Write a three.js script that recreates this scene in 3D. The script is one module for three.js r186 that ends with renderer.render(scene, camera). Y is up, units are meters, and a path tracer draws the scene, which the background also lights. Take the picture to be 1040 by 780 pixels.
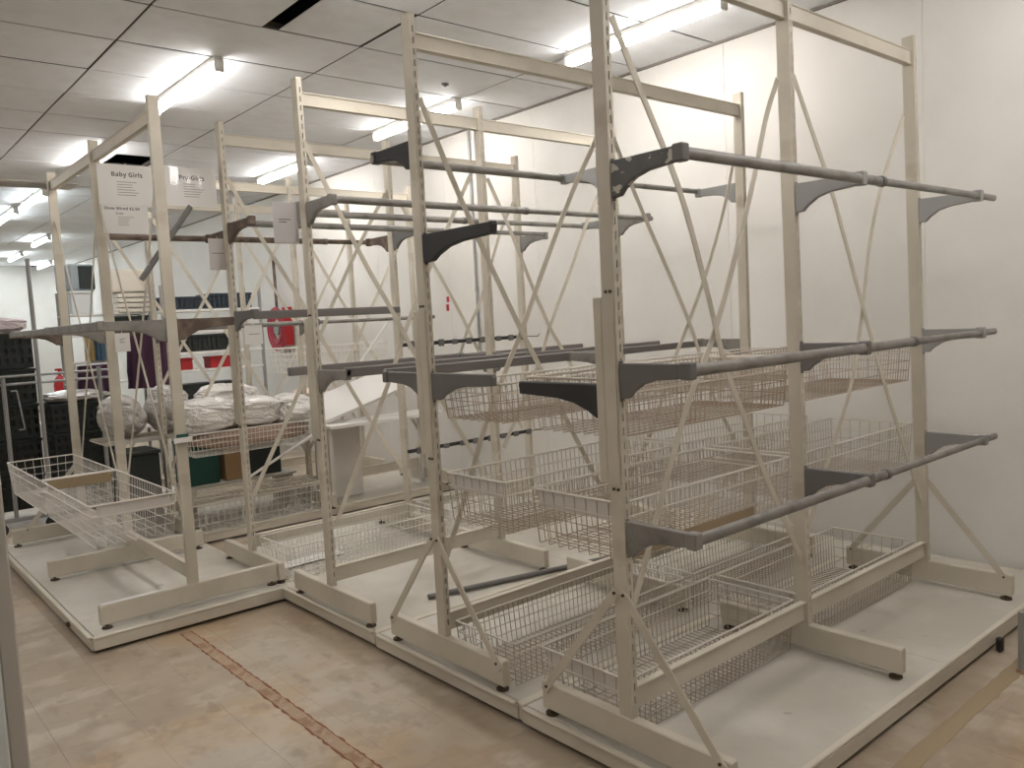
import * as THREE from 'three';
import { RectAreaLightUniformsLib } from 'three/addons/lights/RectAreaLightUniformsLib.js';

// ------------------------------------------------------------------ camera, exposure, lights
RectAreaLightUniformsLib.init();
const scene = new THREE.Scene();
scene.background = new THREE.Color(0x101010);
const renderer = new THREE.WebGLRenderer({ antialias: true });
renderer.toneMapping = THREE.LinearToneMapping;
renderer.toneMappingExposure = 1.2;
renderer.shadowMap.enabled = true;

const camera = new THREE.PerspectiveCamera(50.21, 1040 / 780, 0.05, 60);
camera.position.set(0, 1.45, 0);
{
  const yaw = 0.70548587, pitch = -0.07961658, roll = -0.05253954;
  const d = new THREE.Vector3(Math.sin(yaw) * Math.cos(pitch), Math.sin(pitch), -Math.cos(yaw) * Math.cos(pitch));
  const r = new THREE.Vector3(Math.cos(yaw), 0, Math.sin(yaw));
  const u = new THREE.Vector3().crossVectors(r, d);
  const r2 = r.clone().multiplyScalar(Math.cos(roll)).addScaledVector(u, Math.sin(roll));
  const u2 = u.clone().multiplyScalar(Math.cos(roll)).addScaledVector(r, -Math.sin(roll));
  camera.quaternion.setFromRotationMatrix(new THREE.Matrix4().makeBasis(r2, u2, d.clone().negate()));
}
camera.updateMatrixWorld(true);

const LAMP_COLOR = new THREE.Color().setRGB(1.0, 0.968, 0.945), COOL_COLOR = new THREE.Color().setRGB(0.86, 0.95, 1.0);
const LAMP_POWER = 19;      // radiance of a fluorescent tube, with the exposure above
const LAMP_GLOW = 24;        // what the eye sees of the tube

// ------------------------------------------------------------------ helpers
function rng(seed) { let s = seed >>> 0; return () => { s = (s + 0x6D2B79F5) >>> 0; let t = s; t = Math.imul(t ^ (t >>> 15), t | 1); t ^= t + Math.imul(t ^ (t >>> 7), t | 61); return ((t ^ (t >>> 14)) >>> 0) / 4294967296; }; }
const taken = new Map();
function numbered(name) { const n = taken.get(name) || 0; taken.set(name, n + 1); return n ? `${name}_${String(n).padStart(3, '0')}` : name; }
const V = (x, y, z) => new THREE.Vector3(x, y, z);

// tileable value noise
function lattice(n, seed) { const r = rng(seed), a = new Float32Array(n * n); for (let i = 0; i < a.length; i++) a[i] = r(); return a; }
function vnoise(lat, n, x, y) {
  x = ((x % n) + n) % n; y = ((y % n) + n) % n;
  const x0 = Math.floor(x), y0 = Math.floor(y), x1 = (x0 + 1) % n, y1 = (y0 + 1) % n;
  let fx = x - x0, fy = y - y0; fx = fx * fx * (3 - 2 * fx); fy = fy * fy * (3 - 2 * fy);
  return (lat[y0 * n + x0] * (1 - fx) + lat[y0 * n + x1] * fx) * (1 - fy) + (lat[y1 * n + x0] * (1 - fx) + lat[y1 * n + x1] * fx) * fy;
}
function fbm(seed, oct, base) {
  const ls = []; for (let o = 0; o < oct; o++) ls.push([lattice(base << o, seed + o * 17), base << o]);
  return (u, v) => { let s = 0, a = 0.5, t = 0; ls.forEach(([l, n]) => { s += a * vnoise(l, n, u * n, v * n); t += a; a *= 0.55; }); return s / t; };
}
function texture(size, metres, fn, srgb = true) {
  const d = new Uint8Array(size * size * 4);
  for (let y = 0; y < size; y++) for (let x = 0; x < size; x++) {
    const c = fn(x / size, y / size), i = (y * size + x) * 4;
    d[i] = Math.max(0, Math.min(255, c[0])); d[i + 1] = Math.max(0, Math.min(255, c[1])); d[i + 2] = Math.max(0, Math.min(255, c[2])); d[i + 3] = 255;
  }
  const t = new THREE.DataTexture(d, size, size); t.magFilter = THREE.LinearFilter; t.minFilter = THREE.LinearMipmapLinearFilter; t.generateMipmaps = true;
  t.wrapS = t.wrapT = THREE.RepeatWrapping; t.repeat.set(1 / metres, 1 / metres);
  if (srgb) t.colorSpace = THREE.SRGBColorSpace; t.needsUpdate = true; return t;
}
const mix = (a, b, t) => a.map((v, i) => v + (b[i] - v) * t);
const ss = (a, b, x) => { const t = Math.max(0, Math.min(1, (x - a) / (b - a))); return t * t * (3 - 2 * t); };

// mesh builder: flat-shaded boxes, chamfered boxes, rods, prisms in one geometry, uv in metres
class MB {
  constructor(q) { this.p = []; this.n = []; this.c = []; this.m = new THREE.Matrix4(); this.col = null; if (q) this.m = q; }
  at(m) { this.m = m; return this; }
  tri(a, b, c) {
    const A = a.clone().applyMatrix4(this.m), B = b.clone().applyMatrix4(this.m), C = c.clone().applyMatrix4(this.m);
    const n = B.clone().sub(A).cross(C.clone().sub(A)).normalize();
    for (const v of [A, B, C]) { this.p.push(v.x, v.y, v.z); this.n.push(n.x, n.y, n.z); if (this.col) { const k = this.col(v); this.c.push(k[0], k[1], k[2]); } }
  }
  quad(a, b, c, d) { this.tri(a, b, c); this.tri(a, c, d); }
  box(x0, y0, z0, x1, y1, z1) {
    const P = (i, j, k) => V(i ? x1 : x0, j ? y1 : y0, k ? z1 : z0);
    this.quad(P(0, 0, 1), P(1, 0, 1), P(1, 1, 1), P(0, 1, 1)); this.quad(P(1, 0, 0), P(0, 0, 0), P(0, 1, 0), P(1, 1, 0));
    this.quad(P(1, 0, 1), P(1, 0, 0), P(1, 1, 0), P(1, 1, 1)); this.quad(P(0, 0, 0), P(0, 0, 1), P(0, 1, 1), P(0, 1, 0));
    this.quad(P(0, 1, 1), P(1, 1, 1), P(1, 1, 0), P(0, 1, 0)); this.quad(P(0, 0, 0), P(1, 0, 0), P(1, 0, 1), P(0, 0, 1)); return this;
  }
  cbox(x0, y0, z0, x1, y1, z1, c = 0.003) {   // chamfered box
    const lo = [x0, y0, z0], hi = [x1, y1, z1];
    const pt = (axis, s) => { // vertex on face 'axis' at corner signs s
      const v = []; for (let i = 0; i < 3; i++) v.push(i === axis ? (s[i] ? hi[i] : lo[i]) : (s[i] ? hi[i] - c : lo[i] + c)); return V(...v);
    };
    const ctr = V((x0 + x1) / 2, (y0 + y1) / 2, (z0 + z1) / 2);
    const out = (...vs) => { // orient outward
      const n = vs[1].clone().sub(vs[0]).cross(vs[2].clone().sub(vs[0])); const m = vs.reduce((a, v) => a.add(v), V(0, 0, 0)).divideScalar(vs.length).sub(ctr);
      if (n.dot(m) < 0) vs.reverse(); if (vs.length === 3) this.tri(...vs); else this.quad(...vs);
    };
    for (let a = 0; a < 3; a++) { const b = (a + 1) % 3, d = (a + 2) % 3;
      for (const s of [0, 1]) { const q = [[0, 0], [1, 0], [1, 1], [0, 1]].map(([i, j]) => { const g = []; g[a] = s; g[b] = i; g[d] = j; return pt(a, g); }); out(...q); }
      for (const i of [0, 1]) for (const j of [0, 1]) { // edges along a
        const g0 = [], g1 = []; g0[a] = 0; g1[a] = 1; g0[b] = g1[b] = i; g0[d] = g1[d] = j; out(pt(b, g0), pt(b, g1), pt(d, g1), pt(d, g0)); }
    }
    for (const i of [0, 1]) for (const j of [0, 1]) for (const k of [0, 1]) out(pt(0, [i, j, k]), pt(1, [i, j, k]), pt(2, [i, j, k]));
    return this;
  }
  rod(a, b, r, n = 4, cap = true, sx = 1) {
    const d = b.clone().sub(a).normalize(), up = Math.abs(d.y) > 0.9 ? V(1, 0, 0) : V(0, 1, 0);
    const u = V(0, 0, 0).crossVectors(up, d).normalize(), w = V(0, 0, 0).crossVectors(d, u);
    const ring = (c) => { const o = []; for (let i = 0; i < n; i++) { const t = (i + 0.5) / n * Math.PI * 2; o.push(c.clone().addScaledVector(u, Math.cos(t) * r * sx).addScaledVector(w, Math.sin(t) * r)); } return o; };
    const A = ring(a), B = ring(b);
    for (let i = 0; i < n; i++) { const j = (i + 1) % n; this.quad(A[i], A[j], B[j], B[i]); }
    if (cap) for (let i = 1; i < n - 1; i++) { this.tri(A[0], A[i + 1], A[i]); this.tri(B[0], B[i], B[i + 1]); }
    return this;
  }
  path(pts, r, n = 4) { for (let i = 0; i + 1 < pts.length; i++) this.rod(pts[i], pts[i + 1], r, n, true); return this; }
  strip(pts, width, thick) {   // flat bar through points of a plane z = const, bent in that plane
    const c = new THREE.CatmullRomCurve3(pts, false, 'centripetal'), N = Math.max(6, pts.length * 4), P = c.getPoints(N);
    const ring = (i) => { const t = P[Math.min(N, i + 1)].clone().sub(P[Math.max(0, i - 1)]).normalize(), s = V(-t.y, t.x, 0).multiplyScalar(width / 2), q = V(0, 0, thick / 2), p = P[i];
      return [p.clone().add(s).add(q), p.clone().sub(s).add(q), p.clone().sub(s).sub(q), p.clone().add(s).sub(q)]; };
    let A = ring(0); this.quad(A[3], A[2], A[1], A[0]);
    for (let i = 1; i <= N; i++) { const B = ring(i); for (let k = 0; k < 4; k++) { const l = (k + 1) % 4; this.quad(A[l], A[k], B[k], B[l]); } A = B; }
    this.quad(A[0], A[1], A[2], A[3]); return this;
  }
  geo() {
    const g = new THREE.BufferGeometry();
    g.setAttribute('position', new THREE.Float32BufferAttribute(this.p, 3)); g.setAttribute('normal', new THREE.Float32BufferAttribute(this.n, 3));
    if (this.c.length) g.setAttribute('color', new THREE.Float32BufferAttribute(this.c, 3));
    return uvm(g);
  }
}
function uvm(g) {   // uv in metres by the main direction of each face
  const p = g.attributes.position, n = g.attributes.normal, uv = new Float32Array(p.count * 2);
  for (let i = 0; i < p.count; i++) {
    const x = Math.abs(n.getX(i)), y = Math.abs(n.getY(i)), z = Math.abs(n.getZ(i));
    if (y >= x && y >= z) { uv[2 * i] = p.getX(i); uv[2 * i + 1] = p.getZ(i); } else if (x >= z) { uv[2 * i] = p.getZ(i); uv[2 * i + 1] = p.getY(i); } else { uv[2 * i] = p.getX(i); uv[2 * i + 1] = p.getY(i); }
  }
  g.setAttribute('uv', new THREE.BufferAttribute(uv, 2)); return g;
}
const G = (f) => { const m = new MB(); f(m); return m.geo(); };
function extrude(pts, depth, bevel = 0.002) {  // pts in x,y, centred on z
  const s = new THREE.Shape(pts.map(([x, y]) => new THREE.Vector2(x, y)));
  const g = new THREE.ExtrudeGeometry(s, { depth: depth - 2 * bevel, bevelEnabled: bevel > 0, bevelSize: bevel, bevelThickness: bevel, bevelSegments: 1, bevelOffset: -bevel });
  g.translate(0, 0, -depth / 2 + bevel); return uvm(g);
}
function thing(name, label, category, [x, y, z] = [0, 0, 0], turn = 0, group) {
  const o = new THREE.Group(); o.name = numbered(name); scene.add(o); o.position.set(x, y, z); o.rotation.y = turn;
  o.userData = { label, category }; if (group) o.userData.group = group; return o;
}
function part(name, geo, mat, parent, pos, rot) {
  const m = new THREE.Mesh(geo, mat); m.name = name; m.castShadow = m.receiveShadow = true; if (pos) m.position.set(...pos); if (rot) m.rotation.set(...rot); parent.add(m); return m;
}
function solo(name, label, category, geo, mat, pos, rot, group) {   // a thing that is one mesh
  const m = part(numbered(name), geo, mat, scene, pos, rot); m.userData = { label, category }; if (group) m.userData.group = group; return m;
}
function struct(name, geo, mat) { const m = part(name, geo, mat, scene); m.userData = { kind: 'structure' }; return m; }

// ------------------------------------------------------------------ materials
const n1 = fbm(3, 5, 4), n2 = fbm(11, 5, 8), n3 = fbm(29, 4, 16), n4 = fbm(41, 6, 3), n5 = fbm(53, 4, 32), n6 = fbm(67, 5, 6);
const paintTex = texture(512, 1.3, (u, v) => { const a = n1(u, v), b = n2(u, v), c = n3(u, v); let k = mix([208, 200, 184], [198, 190, 173], ss(0.4, 0.72, a)); k = mix(k, [150, 134, 112], 0.22 * ss(0.62, 0.8, b) * ss(0.45, 0.7, c)); return k; });
const deckTex = texture(512, 1.7, (u, v) => { const a = n4(u, v), b = n2(u + 0.3, v), c = n3(u, v + 0.2); let k = mix([204, 199, 188], [184, 178, 166], ss(0.35, 0.7, a)); k = mix(k, [150, 138, 120], 0.25 * ss(0.62, 0.85, b)); k = mix(k, [118, 104, 88], 0.3 * ss(0.78, 0.84, c)); return k; });
const wallTex = texture(512, 2.9, (u, v) => mix([228, 225, 219], [219, 215, 208], ss(0.35, 0.7, n4(u, v))));
const ceilTex = texture(512, 1.4, (u, v) => mix([232, 234, 236], [222, 223, 223], ss(0.3, 0.75, n1(u, v) * 0.6 + n3(u, v) * 0.4)));
const floorTex = texture(1024, 2.18, (u, v) => {
  const a = n4(u, v), b = n1(u + 0.37, v + 0.11), c = n3(u * 2, v), d = n2(u, v * 2);
  const e = n5(u, v), h = n6(u, v);
  let k = mix([182, 169, 150], [163, 147, 126], ss(0.38, 0.62, a)); k = mix(k, [178, 146, 108], 0.55 * ss(0.52, 0.72, b)); k = mix(k, [196, 186, 171], 0.5 * ss(0.56, 0.74, d)); k = mix(k, [136, 118, 98], 0.4 * ss(0.6, 0.8, c));
  k = mix(k, [150, 132, 110], 0.35 * ss(0.5, 0.7, e)); k = mix(k, [202, 193, 180], 0.4 * ss(0.62, 0.72, h)); return k;
});
const rustTex = texture(256, 0.35, (u, v) => { const a = n2(u, v), b = n3(u, v); let k = mix([172, 148, 124], [154, 122, 98], ss(0.4, 0.65, a)); return mix(k, [178, 160, 138], ss(0.6, 0.75, b)); });
const steelTex = texture(256, 0.6, (u, v) => mix([146, 142, 136], [120, 117, 112], ss(0.35, 0.7, n2(u, v) * 0.6 + n3(u, v) * 0.4)));
const wornTex = texture(256, 0.22, (u, v) => { const k = mix([112, 110, 108], [92, 91, 90], n1(u, v)); return mix(k, [196, 192, 180], ss(0.63, 0.66, n2(u + 0.2, v))); });
const rawTex = texture(256, 0.5, (u, v) => mix([128, 112, 98], [92, 78, 68], ss(0.3, 0.7, n2(u, v))));
const creaseTex = texture(512, 0.5, (u, v) => { const q = (f, x, y) => 1 - Math.abs(2 * f(x, y) - 1); const k = 255 * (0.6 * Math.pow(q(n6, u + 0.08 * n1(u, v), v), 6) + 0.4 * Math.pow(q(n2, u, v + 0.05 * n1(v, u)), 5)); return [k, k, k]; }, false);
const std = (o) => new THREE.MeshStandardMaterial(o);
const M = {
  cream: std({ map: paintTex, roughness: 0.5 }),
  deck: std({ map: deckTex, roughness: 0.55 }),
  wall: std({ map: wallTex, roughness: 0.75 }),
  ceil: std({ map: ceilTex, roughness: 0.85 }),
  trim: std({ color: 0x7f7972, roughness: 0.7 }),
  gridBar: std({ color: 0x4b4741, roughness: 0.8 }),
  plenum: std({ color: 0x4c5560, roughness: 0.9 }),
  floor: std({ map: floorTex, roughness: 0.42 }),
  floorBase: std({ color: 0x6f6252, roughness: 0.8 }),
  rust: std({ map: rustTex, roughness: 0.9 }),
  rustEdge: std({ color: 0x84573d, roughness: 0.95 }),
  tan: std({ color: 0x9c8a6e, roughness: 0.9 }),
  steel: std({ map: steelTex, roughness: 0.45, metalness: 0.2 }),
  zinc: std({ color: 0x9b9b98, roughness: 0.42, metalness: 0.25 }),
  dark: std({ color: 0x706d6a, roughness: 0.5, metalness: 0.1 }),
  bar: std({ color: 0x787370, roughness: 0.5, metalness: 0.1 }),
  worn: std({ map: wornTex, roughness: 0.6, metalness: 0.15 }),
  black: std({ color: 0x2e2d2d, roughness: 0.55 }),
  brown: std({ map: rawTex, roughness: 0.6, metalness: 0.2 }),
  wire: std({ vertexColors: true, roughness: 0.45 }),
  rim: std({ color: 0xd5cdbe, roughness: 0.4 }),
  plate: std({ color: 0xcfcac2, roughness: 0.45 }),
  bolt: std({ color: 0x5a4c3c, roughness: 0.6, metalness: 0.4 }),
  lampBody: std({ color: 0xd9d6d0, roughness: 0.5 }),
  lampTube: std({ color: 0xffffff, emissive: LAMP_COLOR, emissiveIntensity: LAMP_GLOW, roughness: 0.4 }),
  lampCool: std({ color: 0xffffff, emissive: COOL_COLOR, emissiveIntensity: LAMP_GLOW, roughness: 0.4 }),
  white: std({ color: 0xe4e1dc, roughness: 0.5 }),
  crate: std({ color: 0x1f2624, roughness: 0.5 }),
  crateBlue: std({ color: 0x2c3844, roughness: 0.5 }),
  fill: std({ color: 0x4a4743, roughness: 0.9 }),
  green: std({ color: 0x1f4f45, roughness: 0.6 }),
  card: std({ color: 0xa98763, roughness: 0.8 }),
  bag: new THREE.MeshPhysicalMaterial({ color: 0xece7e0, bumpMap: creaseTex, bumpScale: 0.011, roughness: 0.3, clearcoat: 0.7, clearcoatRoughness: 0.2 }),
  bagPink: new THREE.MeshPhysicalMaterial({ color: 0xd8c0b0, bumpMap: creaseTex, bumpScale: 0.009, roughness: 0.5, clearcoat: 0.6, clearcoatRoughness: 0.25 }),
  bagGrey: new THREE.MeshPhysicalMaterial({ color: 0xbdb8b2, bumpMap: creaseTex, bumpScale: 0.009, roughness: 0.45, clearcoat: 0.8, clearcoatRoughness: 0.2 }),
  blanket: std({ color: 0xa58d7c, roughness: 0.9 }),
  purple: std({ color: 0x4a2d42, roughness: 0.9 }),
  pink: std({ color: 0xd2c6c8, roughness: 0.9 }),
  blue: std({ color: 0x506a80, roughness: 0.85 }),
  yellow: std({ color: 0xa8915f, roughness: 0.85 }),
  red: std({ color: 0xb02026, roughness: 0.45 }),
  hose: std({ color: 0xb23446, roughness: 0.4 }),
  postGrey: std({ color: 0xd0d4d2, roughness: 0.5, metalness: 0.2 }),
  postEdge: std({ color: 0xb4aea2, roughness: 0.6 }),
  screenCase: std({ color: 0x8d979a, roughness: 0.5 }),
  screen: std({ color: 0x20282a, roughness: 0.2 }),
  sleeve: new THREE.MeshPhysicalMaterial({ color: 0xffffff, roughness: 0.08, transmission: 1, thickness: 0, ior: 1.45 }),
};
const WIRE_COL = [0.49, 0.44, 0.365], RIM_COL = [0.68, 0.64, 0.56], RUST_COL = [0.27, 0.15, 0.07];  // mesh wires darker than rims: their shading is put into the colour
function rustColour(amount, seed, base = WIRE_COL) {
  return (v) => { const k = n2((v.x + v.z * 0.7 + seed) * 0.6, (v.y + v.z) * 0.6), t = amount * ss(0.42, 0.62, k); return mix(base, RUST_COL, t); };
}

// ------------------------------------------------------------------ the room
const XW = 4.48, XL = -6.5, ZF = -20.4, ZN = 3.6, CEIL = 3.1;
struct('wall_right', G((m) => m.box(XW + 0.012, -0.1, ZF - 0.2, XW + 0.2, 3.6, ZN + 0.2)), M.wall);
{
  const w = scene.getObjectByName('wall_right');
  const edges = [ZN]; for (let z = 2.93; z > -4; z -= 1.2) edges.push(z); edges.push(-4.85); for (let z = -6.05; z > ZF; z -= 1.2) edges.push(z); edges.push(ZF);
  for (let i = 0; i + 1 < edges.length; i++) part('wall_panel', G((m) => m.cbox(XW, 0, edges[i + 1] + 0.0008, XW + 0.014, CEIL + 0.25, edges[i] - 0.0008, 0.0008)), M.wall, w);
}
struct('wall_back', G((m) => m.box(XL - 0.2, -0.1, ZF - 0.2, XW + 0.2, 3.6, ZF)), M.wall);
struct('wall_left', G((m) => m.box(XL - 0.2, -0.1, ZF - 0.2, XL, 3.6, ZN + 0.2)), M.wall);
struct('wall_front', G((m) => m.box(XL - 0.2, -0.1, ZN, XW + 0.2, 3.6, ZN + 0.2)), M.wall);

// floor: vinyl tiles laid on a screed
const TP = 0.2725, TX0 = 1.096 - TP * 28, TZ0 = -2.674 + TP * 23;
const floor = struct('floor', G((m) => m.box(XL - 0.2, -0.12, ZF - 0.2, XW + 0.2, -0.003, ZN + 0.2)), M.floorBase);
{
  const rest = new MB(), r = rng(5);
  const tiles = [0, 1, 2].map((k) => G((m) => { m.cbox(0.0003, -0.004, 0.0001, TP - 0.0003, 0, TP - 0.0001, 0.0004); }));
  tiles.forEach((g, k) => { const uv = g.attributes.uv; for (let i = 0; i < uv.count; i++) uv.setXY(i, uv.getX(i) + k * 0.7, uv.getY(i) + k * 0.43); });
  for (let i = 0; i < 41; i++) for (let j = 0; j < 86; j++) {
    const x = TX0 + i * TP, z = TZ0 - j * TP; if (x > XW - 0.05 || z < ZF) continue;
    const near = (x > 0.2 && x < 1.8 && z > -4.4 && z < -1.9) || (x > 1.9 && x < 4.2 && z > -1.35 && z < -0.5);
    if (near) {
      const t = part('floor_tile', tiles[0], M.floor, floor, [x, 0, z]);
      const g = tiles[0].clone(), uv = g.attributes.uv.clone(), dx = x + r() * 0.02, dz = z; for (let k = 0; k < uv.count; k++) uv.setXY(k, tiles[0].attributes.uv.getX(k) + dx, tiles[0].attributes.uv.getY(k) + dz);
      g.setAttribute('uv', uv); t.geometry = g;
    } else rest.box(x + 0.0003, -0.004, z + 0.0001, Math.min(XW, x + TP - 0.0003), 0, z + TP - 0.0001);
  }
  const rm = part('far_floor_tiles', rest.geo(), M.floor, floor); rm.userData.kind = 'stuff';
  // old adhesive strips on the tiles
  const ribbon = (n, along, c0, c1, t0, t1, y, jag, seed) => { const q = rng(seed), m = new MB(); let pa = c0, pb = c1;
    for (let k = 0; k < n; k++) { const s0 = t0 + (t1 - t0) * k / n, s1 = t0 + (t1 - t0) * (k + 1) / n, a = c0 + (q() - 0.5) * jag, b = c1 + (q() - 0.5) * jag;
      const f = (c, s, yy) => along === 'z' ? V(c, yy, s) : V(s, yy, c);
      const o = along === 'z' ? [f(pa, s0, y), f(pb, s0, y), f(b, s1, y), f(a, s1, y)] : [f(pa, s0, y), f(a, s1, y), f(b, s1, y), f(pb, s0, y)];
      const nn = o[1].clone().sub(o[0]).cross(o[2].clone().sub(o[0])); if (nn.y < 0) o.reverse(); m.quad(...o);
      const lo = [f(pa, s0, 0), f(a, s1, 0), f(b, s1, 0), f(pb, s0, 0)]; m.quad(lo[0], lo[1], f(a, s1, y), f(pa, s0, y)); m.quad(lo[2], lo[3], f(pb, s0, y), f(b, s1, y)); pa = a; pb = b; }
    return m.geo(); };
  part('glue_stain', ribbon(110, 'z', 1.246, 1.306, -4.06, -1.9, 0.0008, 0.009, 3), M.rustEdge, floor);
  part('glue_strip', ribbon(110, 'z', 1.252, 1.298, -4.05, -1.9, 0.0016, 0.005, 4), M.rust, floor);
  part('glue_band', ribbon(50, 'x', -1.135, -1.075, 1.9, 3.9, 0.0012, 0.008, 6), M.tan, floor);
}

// ceiling: lay-in boards 1.2 x 0.6 m under a closed deck
const ceiling = struct('ceiling', G((m) => m.box(XL - 0.2, 3.4, ZF - 0.2, XW + 0.2, 3.6, ZN + 0.2)), M.plenum);
{
  const rest = new MB(), a = 1.2, b = 0.6, g = 0.006, gz = 0.009, r = rng(8);
  const tg = G((m) => m.cbox(g, 0, gz, a - g, 0.005, b - gz, 0.0012)), edge = G((m) => m.cbox(g, 0, gz, XW - 3.85 - 0.004, 0.005, b - gz, 0.0012));
  const bars = new MB();
  for (let i = -7; i < 3; i++) for (let j = -12; j < 27; j++) {
    const x = 1.45 + i * a, z = -4.33 - j * b; if (z + b > ZN + 0.3 || z < ZF - 0.3) continue;
    if (i === 0 && (j === 0 || j === 7)) continue;
    const vis = x > 0 && z < -1.4; const dy = (r() - 0.5) * 0.003;
    if (vis) { const t = part('ceiling_tile', i === 2 ? edge : tg, M.ceil, ceiling, [x, CEIL + dy, z]); t.rotation.z = (r() - 0.5) * 0.002; }
    else rest.box(x + g, CEIL, z + g, Math.min(XW, x + a - g), CEIL + 0.016, z + b - g);
  }
  // the opened board beside the lamp: one half in place, one half pushed up askew
  part('ceiling_tile', G((m) => m.cbox(g, 0, g, 0.58, 0.016, b - g, 0.003)), M.ceil, ceiling, [1.45, CEIL, -4.33]);
  const lifted = part('ceiling_tile', G((m) => m.cbox(0, 0, 0, 0.508, 0.005, b - 0.03, 0.0012)), M.ceil, ceiling, [2.128, CEIL + 0.0015, -4.318]); lifted.rotation.set(-0.004, 0.004, 0.004);
  part('ceiling_tile', G((m) => m.cbox(g, 0, g, 0.8, 0.016, b - g, 0.003)), M.ceil, ceiling, [1.45, CEIL, -4.33 - 7 * b]);
  const rm = part('far_ceiling_tiles', rest.geo(), M.ceil, ceiling); rm.userData.kind = 'stuff';
  // suspension bars above the boards
  for (let i = -7; i <= 3; i++) { const x = 1.45 + i * a; if (x < XW) bars.box(x - 0.012, CEIL + 0.008, ZF, x + 0.012, CEIL + 0.04, ZN); }
  for (let j = -12; j < 28; j++) { const z = -4.33 - j * b; if (z < ZN && z > ZF) bars.box(XL, CEIL + 0.0085, z - 0.012, XW, CEIL + 0.04, z + 0.012); }
  part('ceiling_grid', bars.geo(), M.gridBar, ceiling);
  part('wall_trim', G((m) => m.cbox(XW - 0.02, CEIL - 0.014, ZF, XW, CEIL, ZN, 0.002)), M.trim, ceiling);
}

// ------------------------------------------------------------------ lamps
const lampBody = G((m) => { m.cbox(-0.03, 0.03, -0.585, 0.03, 0.062, 0.585, 0.005); });
const lampTube = (() => { const g = new THREE.CapsuleGeometry(0.026, 1.09, 6, 12); g.rotateX(Math.PI / 2); return g; })();
const lampCap = G((m) => m.cbox(-0.029, -0.03, -0.01, 0.029, 0.045, 0.01, 0.006));
const lampWords = [];
function lamp(x, z, label, cool) {
  const t = thing('ceiling_lamp', label, 'lamp', [x, CEIL - 0.063, z], 0, 'fluorescent ceiling lamps');
  part('lamp_body', lampBody, M.lampBody, t); part('lamp_tube', lampTube, cool ? M.lampCool : M.lampTube, t);
  part('end_cap', lampCap, M.lampBody, t, [0, 0, -0.582]); part('end_cap', lampCap, M.lampBody, t, [0, 0, 0.582]);
  const l = new THREE.RectAreaLight(cool ? COOL_COLOR : LAMP_COLOR, LAMP_POWER, 0.07, 1.13); l.position.set(0, -0.034, 0); l.rotation.x = -Math.PI / 2; t.add(l);
}
lamp(3.81, -3.18, 'lit tube lamp above the nearest racks, close to right wall');
lamp(3.81, -5.5, 'lit tube lamp over the third rack, second along right wall');
lamp(3.82, -7.89, 'lit tube lamp over the fourth rack beam, third along right wall');
lamp(2.01, -2.99, 'tube lamp end showing at top edge beside lifted ceiling board');
lamp(2.01, -5.48, 'long lit tube lamp above the left end rack');
lamp(2.06, -8.05, 'lit tube lamp behind the baby girls sign');
lamp(2.06, -10.5, 'lit tube lamp just left of the left end rack beam', true);
lamp(2.03, -11.95, 'small lit tube lamp cut by the left picture edge', true);
lamp(2.93, -14.7, 'small lit tube lamp deep in the shop, nearer of two', true);
lamp(3.03, -17.4, 'smallest lit tube lamp next to the far wall', true);
lamp(3.85, -19.2, 'faint lit tube lamp in the far corner of the shop', true);
lamp(2.75, -19.6, 'added tube lamp hidden behind the left rack post, by far wall', true);  // added out of sight to brighten the far wall
for (const [x, z] of [[3.75, -0.55], [2.04, -0.4], [0.2, 1.2], [0.2, -3.3], [0.2, -8.1], [-1.65, -5.7], [-1.65, -0.8], [-1.65, -12]]) lamp(x, z, 'unseen lit tube lamp on the ceiling outside the picture');  // lamp rows continued out of view, plus an added fill behind the camera
for (const [x, z] of [[0.2, -10.8], [0.2, -14.4], [-1.65, -15.5], [0.2, -18], [1.4, -19.3], [1.3, -16.6], [0.1, -19.6], [-3.5, -12.5]]) lamp(x, z, 'added cool tube lamp deep in the shop outside the picture', true);  // unseen lamps added to lift the light on far wall and ceiling

{ const t = thing('ceiling_vent', 'louvred air grille in the ceiling, far left', 'vent', [1.9, CEIL - 0.012, -9.75]);
  part('frame', G((m) => { m.cbox(-0.42, 0, -0.2, 0.42, 0.012, -0.17, 0.002); m.cbox(-0.42, 0, 0.17, 0.42, 0.012, 0.2, 0.002); m.cbox(-0.42, 0, -0.169, -0.39, 0.012, 0.169, 0.002); m.cbox(0.39, 0, -0.169, 0.42, 0.012, 0.169, 0.002); }), M.plate, t);
  part('backing', G((m) => m.box(-0.39, 0.008, -0.17, 0.39, 0.0115, 0.17)), M.dark, t);
  for (let k = 0; k < 6; k++) part('slat', G((m) => m.cbox(-0.389, -0.004, -0.014, 0.389, 0.003, 0.014, 0.001)), M.plate, t, [0, 0.002, -0.14 + k * 0.056], [0.5, 0, 0]); }
solo('ceiling_sensor', 'tiny round sensor on the ceiling near the second lamp', 'sensor', G((m) => { m.rod(V(0, -0.012, 0), V(0, 0, 0), 0.025, 14); m.rod(V(0, -0.022, 0), V(0, -0.012, 0), 0.012, 10); }), M.dark, [3.522, CEIL, -4.683]);
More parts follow.
